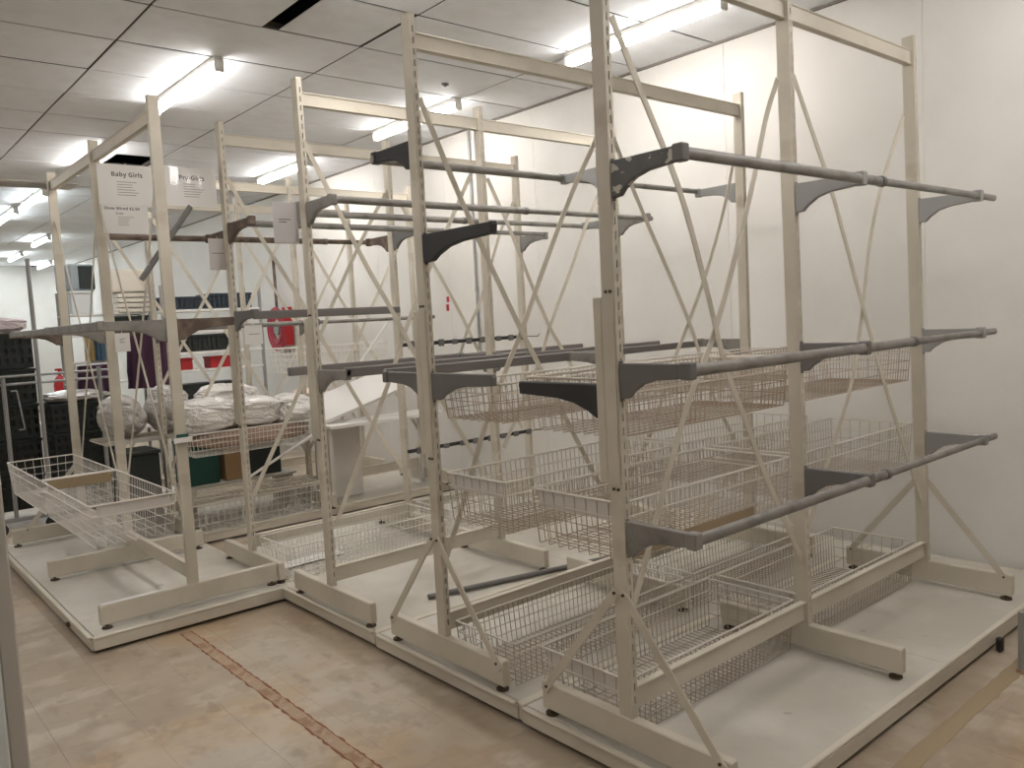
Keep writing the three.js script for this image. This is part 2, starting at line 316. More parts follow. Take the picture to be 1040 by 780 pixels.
// ------------------------------------------------------------------ plinths
function plinth(x0, x1, z0, z1, label) {
  const cx = (x0 + x1) / 2, cz = (z0 + z1) / 2, w = (x1 - x0) / 2, d = (z1 - z0) / 2, h = 0.08;
  const t = thing('display_plinth', label, 'plinth', [cx, 0, cz], 0, 'low steel plinths under the racks');
  const n = Math.max(1, Math.round(2 * w / 1.1)), L = 2 * w / n;
  if (w >= d) for (let k = 0; k < n; k++) part('deck_panel', G((m) => m.cbox(-w + 0.012 + k * (2 * w - 0.024) / n, h - 0.02, -d + 0.012, -w + 0.012 + (k + 1) * (2 * w - 0.024) / n - 0.0012, h - 0.002, d - 0.012, 0.002)), M.deck, t);
  else { const k2 = Math.round(2 * d / 1.1); for (let k = 0; k < k2; k++) part('deck_panel', G((m) => m.cbox(-w + 0.012, h - 0.02, -d + 0.012 + k * (2 * d - 0.024) / k2, w - 0.012, h - 0.002, -d + 0.012 + (k + 1) * (2 * d - 0.024) / k2 - 0.0012, 0.002)), M.deck, t); }
  for (const s of [-1, 1]) {
    part('skirt', G((m) => { m.cbox(-w, 0.017, s * d - 0.006, w, h - 0.013, s * d + 0.006, 0.002); m.cbox(-w, h - 0.012, s * d - 0.016, w, h, s * d + 0.007, 0.003); }), M.cream, t);
    part('skirt', G((m) => { m.cbox(s * w - 0.006, 0.017, -d + 0.007, s * w + 0.006, h - 0.013, d - 0.007, 0.002); m.cbox(s * w - 0.016, h - 0.012, -d + 0.017, s * w + 0.007, h, d - 0.017, 0.003); }), M.cream, t);
  }
  for (const sx of [-1, 1]) for (const sz of [-1, 1]) part('caster', G((m) => { m.rod(V(sx * (w - 0.06), 0, sz * (d - 0.06)), V(sx * (w - 0.06), 0.06, sz * (d - 0.06)), 0.02, 8); }), M.black, t);
  return t;
}
plinth(1.808, 4.44, -2.162, -1.242, 'cream steel plinth under the nearest rack, right foreground');
plinth(1.812, 4.44, -3.158, -2.178, 'cream steel plinth under the second rack');
plinth(1.82, 4.44, -4.195, -3.172, 'cream steel plinth under the third rack, at the inner corner');
plinth(1.9, 4.44, -5.12, -4.215, 'cream steel plinth under the fourth rack, behind inner corner');
const plinthD = plinth(0.873, 1.862, -6.5, -4.108, 'cream steel plinth under the left end rack');
plinth(1.95, 4.44, -6.55, -5.66, 'cream steel plinth with stacked baskets, under fifth rack');
part('bumper', G((m) => m.cbox(-0.515, 0.03, 0.75, -0.485, 0.05, 0.78, 0.003)), M.bolt, plinthD);

// ------------------------------------------------------------------ rack frames
const UH = 2.62, U0 = 0.1, UX = 0.014, UZ = 0.026;
const slotted = (() => {
  const s = new THREE.Shape(); s.moveTo(-UX, U0); s.lineTo(UX, U0); s.lineTo(UX, UH); s.lineTo(-UX, UH);
  for (let y = 0.24; y < UH - 0.05; y += 0.042) for (const c of [0.002]) { const h = new THREE.Path(); h.moveTo(c - 0.0024, y); h.lineTo(c - 0.0024, y + 0.024); h.lineTo(c + 0.0024, y + 0.024); h.lineTo(c + 0.0024, y); s.holes.push(h); }
  const g = new THREE.ExtrudeGeometry(s, { depth: 0.002, bevelEnabled: false }); g.translate(0, 0, UZ - 0.002); return uvm(g);
})();
const shell = G((m) => { m.box(-UX, U0, -UZ + 0.002, -UX + 0.002, UH, UZ - 0.002); m.box(UX - 0.002, U0, -UZ + 0.002, UX, UH, UZ - 0.002); m.box(-UX + 0.002, UH - 0.006, -UZ + 0.002, UX - 0.002, UH - 0.002, UZ - 0.002); });
const sleeveGeo = G((m) => { m.cbox(-0.019, 0.93, -0.062, 0.016, 1.5, -0.0265, 0.003); m.box(-0.0185, 0.93, -0.0262, -0.0142, 1.5, 0.02); });
const boltGeo = (() => { const g = new THREE.CylinderGeometry(0.005, 0.005, 0.006, 8); g.rotateZ(Math.PI / 2); return uvm(g); })();
const footGeo = (len) => G((m) => { m.cbox(-0.018, 0.1, -len, 0.018, 0.195, len, 0.004); });
const levelGeo = G((m) => { m.rod(V(0, 0.08, 0), V(0, 0.086, 0), 0.024, 12); m.rod(V(0, 0.086, 0), V(0, 0.115, 0), 0.006, 6); });
const beamGeo = (x0, x1) => G((m) => { m.cbox(x0, 2.497, -0.012, x1, 2.555, 0.012, 0.003); m.cbox(x0, 2.551, -0.016, x1, 2.558, 0.016, 0.002); m.cbox(x0, 2.494, -0.016, x1, 2.501, 0.016, 0.002); });
const railGeo = (x0, x1) => G((m) => { m.cbox(x0, 0.21, -0.009, x1, 0.283, 0.009, 0.002); m.cbox(x0, 0.279, -0.009, x1, 0.286, 0.018, 0.002); });
const kneeGeo = (s) => G((m) => { const a = V(-0.021, 0.6, s * 0.01), b = V(-0.021, 0.165, s * 0.37), d = b.clone().sub(a).normalize(), n = V(0, -d.z, d.y).multiplyScalar(0.014), t = V(0.003, 0, 0);
  const A = [a.clone().add(n).add(t), a.clone().sub(n).add(t), a.clone().sub(n).sub(t), a.clone().add(n).sub(t)], B = [b.clone().add(n).add(t), b.clone().sub(n).add(t), b.clone().sub(n).sub(t), b.clone().add(n).sub(t)];
  for (let k = 0; k < 4; k++) { const l = (k + 1) % 4; s > 0 ? m.quad(A[k], A[l], B[l], B[k]) : m.quad(A[l], A[k], B[k], B[l]); } const q = (o) => s > 0 ? o : o.reverse(); m.quad(...q([A[3], A[2], A[1], A[0]])); m.quad(...q([B[0], B[1], B[2], B[3]])); });
const bracePts = (x0, x1, zz) => [[V(x0 + 0.02, 2.31, zz), V((x0 + x1) / 2, 1.39, zz), V(x1 - 0.02, 0.5, zz)], [V(x1 - 0.02, 2.28, -zz), V((x0 + x1) / 2, 1.39, -zz), V(x0 + 0.02, 0.5, -zz)]];
function frame(label, [x, z], turn, xs, o = {}) {
  const t = thing('rack_frame', label, 'rack', [x, 0, z], turn, 'cream slotted steel rack frames');
  const feet = o.foot || 0.385;
  xs.forEach((ux, i) => {
    const lean = (o.lean || [])[i] || 0, u = part('upright', shell, M.cream, t, [ux, 0, 0], [0, 0, lean]);
    part('slotted_face', slotted, M.cream, u); part('slotted_face', slotted, M.cream, u, [0, 0, 0], [0, Math.PI, 0]);
    if ((o.sleeves || []).includes(i)) { part('sleeve', sleeveGeo, M.cream, u); for (const yy of [0.915, 1.515]) for (const zz of [-0.008, 0.01]) part('bolt', boltGeo, M.bolt, u, [-0.0155, yy, zz]); }
    const f = part('foot', footGeo(feet), M.cream, t, [ux, 0, 0]);
    for (const s of [-1, 1]) part('levelling_foot', levelGeo, M.bolt, f, [0, 0, s * (feet - 0.03)]);
    for (const s of (o.knees || {})[i] || []) { const kb = part('knee_brace', kneeGeo(s), M.cream, t, [ux, 0, 0]); for (const [by, bz] of [[0.59, 0.018], [0.185, 0.354]]) part('bolt', boltGeo, M.bolt, kb, [-0.026, by, s * bz]); }
  });
  for (let i = 0; i + 1 < xs.length; i++) {
    const ln = o.lean || [0, 0, 0]; part('top_beam', beamGeo(xs[i] + 0.015 - 2.53 * ln[i], xs[i + 1] - 0.015 - 2.53 * ln[i + 1]), M.cream, t);
    if (!o.noRail) part('bottom_rail', railGeo(xs[i] + 0.015, xs[i + 1] - 0.015), M.cream, t);
    const pts = o.braces ? [o.braces[2 * i], o.braces[2 * i + 1]].map((l, k) => l.map(([a, b]) => V(a - x, b, k ? -0.006 : 0.006))) : bracePts(xs[i], xs[i + 1], 0.006);
    for (const p of pts) part('cross_brace', G((m) => m.strip(p, o.wide || 0.024, 0.004)), M.cream, t);
  }
  return t;
}
const BRACE = {
  A: [
    [[1.884, 2.323], [2.009, 2.118], [2.181, 1.830], [2.301, 1.527], [2.398, 1.254], [2.517, 1.032], [2.633, 0.816], [2.870, 0.444]],
    [[2.797, 2.277], [2.718, 2.137], [2.603, 1.855], [2.358, 1.365], [2.221, 1.172], [2.111, 0.976], [2.003, 0.762], [1.910, 0.576], [1.869, 0.508]],
    [[2.886, 2.301], [3.088, 1.998], [3.131, 1.932], [3.404, 1.407], [3.581, 1.076], [3.954, 0.467]],
    [[3.833, 2.268], [3.592, 1.913], [3.494, 1.699], [3.402, 1.366], [3.306, 1.102], [3.090, 0.792], [2.943, 0.583], [2.880, 0.501]],
  ],
  B: [
    [[1.869, 2.313], [2.028, 1.967], [2.286, 1.473], [2.440, 1.208], [2.616, 0.908], [2.794, 0.606]],
    [[2.859, 2.255], [2.688, 2.006], [2.489, 1.665], [2.343, 1.399], [2.242, 1.236], [2.114, 1.016], [1.991, 0.746], [1.861, 0.472]],
    [[2.968, 2.275], [3.101, 2.030], [3.504, 1.368], [3.680, 0.982], [3.841, 0.746], [3.971, 0.508]],
    [[3.958, 2.257], [3.893, 2.077], [3.711, 1.702], [3.495, 1.363], [3.388, 1.211], [3.273, 1.013], [3.153, 0.822], [2.994, 0.644]],
  ],
  C: [
    [[1.855, 2.326], [1.971, 2.099], [2.141, 1.765], [2.294, 1.499], [2.417, 1.268], [2.665, 0.854], [2.859, 0.530]],
    [[2.847, 2.246], [2.709, 2.016], [2.540, 1.741], [2.346, 1.385], [2.273, 1.222], [2.150, 0.981], [2.043, 0.780], [1.889, 0.490]],
    [[2.958, 2.238], [3.092, 1.987], [3.244, 1.660], [3.384, 1.382], [3.482, 1.240], [3.710, 0.889], [3.920, 0.576]],
    [[3.905, 2.249], [3.757, 2.028], [3.590, 1.723], [3.393, 1.388], [3.317, 1.227], [3.176, 1.004], [2.981, 0.710]],
  ],
  E: [
    [[1.864, 2.310], [1.978, 2.085], [2.146, 1.800], [2.268, 1.589], [2.451, 1.244], [2.622, 0.932], [2.885, 0.511]],
    [[2.931, 2.334], [2.817, 2.172], [2.639, 1.891], [2.457, 1.577], [2.210, 1.097], [2.014, 0.755], [1.867, 0.500]],
    [[2.992, 2.243], [3.235, 1.837], [3.443, 1.492], [3.581, 1.224], [3.777, 0.911], [3.948, 0.637]],
    [[3.985, 2.294], [3.870, 2.120], [3.752, 1.866], [3.603, 1.542], [3.495, 1.381], [3.424, 1.227], [3.208, 0.900], [2.985, 0.595]],
  ],
};
const XS = [0, 1.08, 2.17], XSA = [0, 1.045, 2.135], LEANA = [0, 0.018, 0.036];
frame('cream slotted rack frame nearest the camera, right foreground', [1.84, -1.68], 0, XSA, { lean: LEANA, sleeves: [0], knees: { 0: [-1, 1], 2: [-1, 1] }, braces: BRACE.A });
frame('cream slotted rack frame second from the camera', [1.84, -2.66], 0, XS, { sleeves: [0], knees: { 0: [-1, 1], 2: [-1, 1] }, braces: BRACE.B });
frame('cream slotted rack frame third from the camera', [1.84, -3.6], 0, XS, { sleeves: [0], braces: BRACE.C });
frame('cream slotted rack frame fourth from the camera', [1.84, -4.55], 0, XS, { sleeves: [0], braces: BRACE.E });
frame('cream slotted rack frame fifth from the camera, behind white bags', [1.84, -5.96], 0, XS, { noRail: false });
frame('cream slotted rack frame farthest from camera, near red hose', [1.84, -7.0], 0, XS, {});
frame('cream slotted end rack frame on the left plinth', [1.375, -4.2], Math.PI / 2, [0, 1.1, 2.2], { foot: 0.445, knees: { 2: [-1] } });

// ------------------------------------------------------------------ brackets and hanging rails
const ROW = { A: ['nearest rack', 1.84, -1.68], B: ['second rack', 1.84, -2.66], C: ['third rack', 1.84, -3.6], E: ['fourth rack', 1.84, -4.55], G: ['fifth rack', 1.84, -5.96], D: ['left end rack', 1.375, -4.2] };
const POST = ['front post', 'middle post', 'wall post'];
const bracketGeo = (L, thick) => { const g = extrude([[0, 0], [L, 0], [L + 0.004, -0.012], [L, -0.042], [L * 0.55, -0.05], [L * 0.36, -0.062], [L * 0.2, -0.086], [L * 0.12, -0.105], [0.0, -0.108]], thick, 0.003); g.rotateY(-Math.PI / 2); return g; };   // arm along +z
const bracketCache = {};
function bracket(row, i, side, y, mat, word, L = 0.285, clamp = true, kind = 'grey steel') {
  const [rn, x, z] = ROW[row], key = L + '_' + (mat === M.black ? 1 : 0), g = bracketCache[key] || (bracketCache[key] = bracketGeo(L, mat === M.black ? 0.028 : 0.022));
  const turn = (row === 'D' ? Math.PI / 2 : 0) + (side < 0 ? Math.PI : 0);
  const lx = row === 'D' ? i * 1.1 : row === 'A' ? XSA[i] - LEANA[i] * y : XS[i], px = row === 'D' ? x + side * (UZ + 0.002) : x + lx, pz = row === 'D' ? z - lx : z + side * (UZ + 0.002);
  const sideWord = row === 'D' ? (side < 0 ? 'left side' : 'right side') : (side > 0 ? 'camera side' : 'far side');
  const t = thing('rail_bracket', `${kind} bracket on the ${POST[i]} of the ${rn}, ${sideWord}, ${word}`, 'bracket', [px, y, pz], turn, 'rail brackets on the rack posts');
  part('arm', g, mat, t);
  part('hook_plate', G((m) => m.cbox(-0.006, -0.115, -0.004, 0.006, 0.006, 0.004, 0.001)), mat, t);
  if (clamp) part('rail_clamp', G((m) => m.cbox(-0.018, -0.045, L - 0.012, 0.018, 0.004, L + 0.024, 0.004)), mat === M.worn ? M.dark : mat, t);
  return t;
}
function hangRail(row, side, y, x0, xj, x1, L, label, mat = M.steel, flat = false) {
  const [, rx, z] = ROW[row], zz = row === 'D' ? rx + side * (UZ + L + 0.012) : z + side * (UZ + L + 0.012);
  const t = row === 'D' ? thing('hanging_rail', label, 'rail', [zz, y, 0], Math.PI / 2) : thing('hanging_rail', label, 'rail', [0, y, zz]);
  t.userData.group = 'telescopic hanging rails';
  const oval = (a, b, ry, rz) => { const g = new THREE.CylinderGeometry(1, 1, b - a, 16); g.rotateZ(Math.PI / 2); g.scale(1, ry, rz); g.translate((a + b) / 2, -0.021, 0); return uvm(g); };
  if (flat) { part('outer_tube', G((m) => m.cbox(x0, -0.042, -0.014, xj, 0.002, 0.014, 0.004)), mat, t); part('inner_tube', G((m) => m.cbox(xj, -0.038, -0.011, x1, -0.002, 0.011, 0.004)), mat, t); return t; }
  part('outer_tube', oval(x0, xj, 0.0175, 0.0135), mat, t);
  if (x1 > xj) { part('inner_tube', oval(xj - 0.02, x1, 0.0145, 0.0105), mat, t); part('collar', G((m) => m.rod(V(xj - 0.012, -0.021, 0), V(xj + 0.01, -0.021, 0), 0.02, 14)), M.dark, t); }
  return t;
}
// nearest rack, camera side: three levels
for (const [y, word, j] of [[1.895, 'top level', 0], [1.3, 'middle level', 1], [0.82, 'low level', 2]]) {
  bracket('A', 0, 1, y, [M.worn, M.dark, M.steel][j], word, 0.24, true, ['worn dark', 'dark grey', 'grey steel'][j]); bracket('A', 1, 1, y, [M.zinc, M.dark, M.dark][j], word, 0.24); bracket('A', 2, 1, y, M.zinc, word, 0.24);
  hangRail('A', 1, y, 1.83, [3.0, 3.25, 3.0][j], 4.08, 0.24, `grey hanging rail on the camera side of the nearest rack, ${word}`);
}
bracket('A', 0, -1, 1.235, M.black, 'middle level', 0.4, false, 'black bare');
bracket('B', 0, 1, 1.79, M.black, 'upper level', 0.42, false, 'black bare'); bracket('B', 0, 1, 1.255, M.dark, 'middle level', 0.375, false, 'grey bare'); bracket('B', 0, -1, 1.255, M.dark, 'middle level', 0.27);
bracket('B', 0, -1, 2.155, M.black, 'top level', 0.25, true, 'black'); bracket('B', 1, -1, 2.145, M.zinc, 'top level', 0.25); bracket('B', 2, -1, 2.14, M.zinc, 'top level', 0.25);
hangRail('B', -1, 2.15, 1.82, 2.9, 4.03, 0.25, 'grey hanging rail on far side of second rack, top level');
bracket('B', 1, -1, 1.265, M.steel, 'middle level', 0.27); bracket('B', 2, -1, 1.27, M.steel, 'middle level', 0.27);
hangRail('B', -1, 1.265, 1.83, 2.95, 4.04, 0.27, 'grey hanging rail on far side of second rack, middle level', M.bar, true);
bracket('C', 0, 1, 2.045, M.steel, 'top level', 0.23); bracket('C', 2, 1, 2.05, M.steel, 'top level', 0.23);
hangRail('C', 1, 2.045, 1.83, 3.0, 4.05, 0.23, 'grey hanging rail on camera side of third rack, top level');
bracket('C', 2, -1, 2.06, M.zinc, 'top level', 0.24); bracket('C', 0, -1, 2.06, M.steel, 'top level', 0.24);
hangRail('C', -1, 2.06, 1.83, 3.0, 4.05, 0.24, 'grey hanging rail on far side of third rack, top level');
bracket('C', 0, 1, 1.255, M.steel, 'middle level', 0.25); bracket('C', 1, 1, 1.265, M.steel, 'middle level', 0.25); bracket('C', 1, -1, 1.26, M.dark, 'middle level', 0.25, true, 'dark grey');
hangRail('C', 1, 1.265, 1.83, 2.92, 4.05, 0.25, 'grey hanging rail on camera side of third rack, middle level', M.bar, true);
hangRail('C', -1, 1.26, 1.83, 2.9, 3.95, 0.25, 'grey hanging rail on far side of third rack, middle level', M.bar, true);
bracket('E', 0, 1, 2.06, M.brown, 'top level', 0.3, true, 'brown'); bracket('E', 1, 1, 2.04, M.dark, 'top level', 0.25, true, 'dark grey'); bracket('E', 2, 1, 2.04, M.steel, 'top level', 0.25);
hangRail('E', 1, 2.05, 1.83, 2.95, 4.0, 0.25, 'grey hanging rail on camera side of fourth rack, top level');
bracket('E', 0, -1, 2.03, M.brown, 'top level', 0.25, true, 'brown'); bracket('E', 1, -1, 2.03, M.brown, 'top level', 0.25, true, 'brown');
hangRail('E', -1, 2.03, 1.3, 2.6, 2.95, 0.25, 'brownish hanging rail on far side of fourth rack, top level', M.brown);
bracket('E', 0, 1, 1.57, M.dark, 'upper level', 0.25, true, 'dark grey'); hangRail('E', 1, 1.56, 1.83, 2.7, 2.76, 0.25, 'grey hanging rail level with the red hose, fourth rack', M.bar, true);
hangRail('G', 1, 1.52, 1.83, 2.8, 4.0, 0.27, 'thin grey hanging rail on camera side of fifth rack'); bracket('G', 0, 1, 1.52, M.dark, 'upper level', 0.27, true, 'dark grey'); bracket('G', 1, 1, 1.52, M.dark, 'upper level', 0.27, true, 'dark grey');
// left end rack
for (const i of [0, 1, 2]) bracket('D', i, -1, 1.535, [M.steel, M.steel, M.brown][i], 'upper level', 0.29, true, ['grey steel', 'grey steel', 'brown'][i]);
hangRail('D', -1, 1.535, 4.18, 5.3, 6.43, 0.29, 'grey hanging rail on the left side of the left end rack', M.steel, true);
for (const i of [0, 1]) bracket('D', i, 1, 1.535, M.brown, 'upper level', 0.29, false, 'brown bare');

// ------------------------------------------------------------------ wire baskets
function basket(x0, x1, z0, z1, yt, yb, label, o = {}) {
  const w = (x1 - x0) / 2, d = (z1 - z0) / 2, h = yt - yb, in_ = o.taper || 0.012;
  const t = thing('wire_basket', label, 'basket', [(x0 + x1) / 2, yb, (z0 + z1) / 2], o.turn || 0, 'white wire display baskets');
  const P = (sx, y, sz) => V(sx * (w - in_ * (1 - y / h)), y, sz * (d - in_ * (1 - y / h)));
  const loop = (y, r) => { const m = new MB(); m.col = rustColour((o.rust || 0) * 0.5, o.seed || 0, o.pale ? [0.74, 0.7, 0.64] : RIM_COL); const c = [P(-1, y, -1), P(1, y, -1), P(1, y, 1), P(-1, y, 1)]; for (let k = 0; k < 4; k++) m.rod(c[k], c[(k + 1) % 4], r, 6); return m.geo(); };
  part('rim', loop(h, 0.0045), M.wire, t); part('rim', loop(h * 0.74, 0.003), M.wire, t);
  const m = new MB(); m.col = rustColour(o.rust || 0, o.seed || 0, o.pale ? [0.74, 0.7, 0.64] : undefined);
  const n = Math.round(2 * w / (o.pitch || 0.027)), k = Math.round(2 * d / 0.05), r = o.wire || 0.0018;
  for (let i = 1; i < n; i++) { const f = -1 + 2 * i / n, X = (y) => f * (w - in_ * (1 - y / h)); m.rod(V(X(h), h, -d), V(X(0), 0, -d + in_), r, 4, false); m.rod(V(X(0), 0, -d + in_), V(X(0), 0, d - in_), r, 4, false); m.rod(V(X(0), 0, d - in_), V(X(h), h, d), r, 4, false); }
  for (let i = 0; i <= k; i++) { const f = -1 + 2 * i / k; m.rod(V(-w + in_, -0.003, f * (d - in_)), V(w - in_, -0.003, f * (d - in_)), 0.0022, 4, false); if (i && i < k) for (const s of [-1, 1]) m.rod(V(s * (w - in_), 0, f * (d - in_)), V(s * w, h, f * d), r, 4, false); }
  for (const y of [0.25, 0.5]) { const c = [P(-1, y * h, -1), P(1, y * h, -1), P(1, y * h, 1), P(-1, y * h, 1)]; for (let q = 0; q < 4; q++) m.rod(c[q], c[(q + 1) % 4], 0.002, 4, false); }
  for (const sx of [-1, 1]) for (const sz of [-1, 1]) m.rod(P(sx, 0, sz), P(sx, h, sz), 0.0022, 4, false);
  const g = part('wire_mesh', m.geo(), M.wire, t); g.userData.kind = 'stuff';
  for (const s of o.plates || []) part('end_plate', G((q) => q.cbox(s * (w - 0.006) - 0.003, h - 0.062, -d + 0.03, s * (w - 0.006) + 0.003, h - 0.004, d - 0.03, 0.001)), M.plate, t);
  for (const s of o.browns || []) part('end_plate', G((q) => q.cbox(s * (w - 0.006) - 0.003, h - 0.062, -d + 0.03, s * (w - 0.006) + 0.003, h - 0.004, d - 0.03, 0.001)), M.tan, t);
  if (o.front) part('ticket_strip', G((q) => q.cbox(-w + 0.02, 0.004, d - in_ + 0.004, w * o.front, 0.042, d - in_ + 0.008, 0.001)), M.tan, t);
  return t;
}
const B1 = [1.875, 2.885], B2 = [2.955, 3.965];
const AZ = [-2.12, -1.712], BZ = [-2.625, -2.27];
[[1.245, 1.065, 'upper', 0.75], [0.856, 0.665, 'middle', 0.25], [0.285, 0.088, 'bottom', 0.3]].forEach(([yt, yb, word, rust], i) => {
  basket(1.875, 2.855, ...AZ, yt, yb, `white wire basket, ${word} level of nearest rack, front bay`, { rust, seed: i, plates: i ? [-1] : [], front: i === 1 ? 0.5 : 0 });
  basket(2.922, 3.935, ...AZ, yt, yb, `white wire basket, ${word} level of nearest rack, wall bay`, { rust: rust * 0.7, seed: i + 5, plates: i === 2 ? [-1] : [] });
});
[[1.215, 1.075, 'upper', 0.5], [0.855, 0.665, 'middle', 0.3], [0.25, 0.088, 'bottom', 0.35]].forEach(([yt, yb, word, rust], i) => {
  basket(...B1, ...BZ, yt, yb, `white wire basket, ${word} level of second rack, front bay`, { rust, seed: i + 11, plates: i === 1 ? [-1] : [] });
  basket(...B2, ...BZ, yt, yb, `white wire basket, ${word} level of second rack, wall bay`, { rust: rust * 0.8, seed: i + 15 });
});
basket(...B1, -4.515, -4.13, 0.275, 0.088, 'white wire basket on plinth between third and fourth racks, front bay', { seed: 21, pale: true });
basket(...B2, -4.515, -4.13, 0.275, 0.088, 'white wire basket on plinth between third and fourth racks, wall bay', { seed: 22, pale: true, plates: [-1] });
basket(-0.53, 0.53, -0.2, 0.2, 0.665, 0.46, 'white wire basket on left end rack, nearer of two', { turn: Math.PI / 2, seed: 23, pale: true, plates: [-1], browns: [1], pitch: 0.03, taper: 0.02 }).position.set(1.138, 0.46, -4.76);
basket(-0.51, 0.51, -0.2, 0.2, 0.665, 0.46, 'white wire basket on left end rack, farther of two', { turn: Math.PI / 2, seed: 24, pale: true, pitch: 0.03, taper: 0.02 }).position.set(1.138, 0.46, -5.835);
basket(1.89, 2.89, -5.945, -5.69, 0.27, 0.084, 'white wire basket on the plinth below the white bags', { seed: 27, pale: true, pitch: 0.045, wire: 0.003 });
[['flat', 0.284, -5.815, 0.02, 0.02], ['tilted', 0.315, -5.8, 0.12, -0.035]].forEach(([word, y, z, rx, rz], i) => {
  const t = thing('loose_wire_grid', `loose ${word} white wire grid piled on the basket below bags`, 'wire grid', [2.39, y, z], 0, 'loose wire grids'); t.rotation.set(rx, 0, rz);
  part('rim', G((m) => { const c = [V(-0.48, 0, -0.12), V(0.48, 0, -0.12), V(0.48, 0, 0.12), V(-0.48, 0, 0.12)]; for (let k = 0; k < 4; k++) m.rod(c[k], c[(k + 1) % 4], 0.005, 6); }), M.rim, t);
  const g = part('wire_mesh', G((m) => { for (let k = 1; k < 20; k++) m.rod(V(-0.48 + k * 0.048, 0.003, -0.12), V(-0.48 + k * 0.048, 0.003, 0.12), 0.0025, 4); for (let k = 1; k < 5; k++) m.rod(V(-0.48, 0.006, -0.12 + k * 0.048), V(0.48, 0.006, -0.12 + k * 0.048), 0.0025, 4); }), M.rim, t); g.userData.kind = 'stuff';
});
basket(1.9, 2.88, -5.93, -5.58, 0.78, 0.625, 'white wire basket holding white bedding bags, front bay', { seed: 31, pale: true, wire: 0.002, pitch: 0.03 });
basket(2.96, 3.96, -6.7, -6.35, 1.3, 1.1, 'white wire basket under the red hose', { seed: 32, pale: true, wire: 0.002, pitch: 0.04 });
// ------------------------------------------------------------------ loose pieces on the racks
{ // rails with clips on the fourth rack
  for (const [y, word] of [[1.315, 'upper'], [0.615, 'lower']]) {
    const t = thing('clip_rail', `${word} black rail with clips across the fourth rack`, 'rail', [3.46, y, -4.55 + 0.035]);
    part('bar', G((m) => m.cbox(-0.54, -0.012, -0.008, 0.54, 0.012, 0.008, 0.003)), M.black, t);
    const r = rng(y * 100);
    for (let k = 0; k < 9; k++) { const x = -0.48 + k * 0.12 + r() * 0.04, h = 0.014 + r() * 0.012; part('clip', G((m) => m.cbox(x - 0.022, -h, 0.006, x + 0.022, h * 0.9, 0.02, 0.003)), M.dark, t); }
    part('end_hook', G((m) => m.path([V(0.54, 0, 0), V(0.66, -0.006, 0), V(0.68, 0.012, 0)], 0.003, 5)), M.bolt, t);
  }
}
solo('loose_tube', 'dark grey tube lying on the plinth between second and third racks', 'tube', G((m) => m.rod(V(2.222, 0.0945, -3.335), V(3.29, 0.0945, -3.086), 0.0135, 12)), M.dark);
solo('loose_rail', 'grey rail wedged diagonally behind the front post of left rack', 'rail', G((m) => m.rod(V(1.34, 1.75, -4.49), V(1.625, 2.14, -4.49), 0.016, 8, true, 0.6)), M.dark);
solo('white_rod', 'thin white rod leaning above the tilted white board', 'rod', G((m) => m.rod(V(3.74, 1.51, -5.92), V(3.03, 0.72, -5.92), 0.009, 8)), M.white);
solo('white_rod', 'thin white rod leaning low beside the fourth rack post', 'rod', G((m) => m.rod(V(2.3, 0.4, -5.7), V(2.855, 0.715, -5.54), 0.01, 8)), M.white);
{ // white counter against the wall with a tilted board on it
  const t = thing('white_counter', 'low white counter near the wall in front of fifth rack', 'counter', [3.465, 0.08, -5.77]);
  part('counter_top', G((m) => m.cbox(-0.52, 0.6, -0.155, 0.52, 0.628, 0.165, 0.003)), M.white, t);
  for (const x of [-0.49, 0.49]) for (const z of [-0.14, 0.08]) part('leg', G((m) => m.cbox(x - 0.015, 0, z - 0.015, x + 0.015, 0.599, z + 0.015, 0.002)), M.plate, t);
  part('back_panel', G((m) => m.cbox(-0.469, 0, -0.15, -0.1, 0.599, -0.135, 0.002)), M.plate, t);
  solo('white_board', 'white laminated board tilted on the low counter', 'board', G((m) => m.cbox(-0.5, -0.014, -0.15, 0.5, 0.014, 0.15, 0.002)), M.white, [3.44, 0.955, -5.765], [0.55, 0, 0.36]);
}
{ // papers
  const sheet = (w, d) => G((m) => m.cbox(-w / 2, 0, -d / 2, w / 2, 0.002, d / 2, 0.0005));
  solo('paper_label', 'white paper strip lying on left end rack front foot', 'paper', sheet(0.3, 0.03), M.white, [1.09, 0.196, -4.2]);
  solo('paper_sheet', 'crumpled white sheet in the basket behind third rack foot', 'paper', sheet(0.4, 0.12), M.white, [2.14, 0.0935, -4.44], [0, 0.05, 0]);
}
{ const t = thing('price_clip', 'white ticket clip with green tag on front left post', 'clip', [1.375, 0.93, -4.2]);
  part('holder', G((m) => m.cbox(-0.045, -0.012, 0.0275, 0.045, 0.014, 0.036, 0.002)), M.white, t); part('tag', G((m) => m.cbox(-0.03, 0.015, 0.0275, 0.03, 0.032, 0.034, 0.002)), M.green, t); }
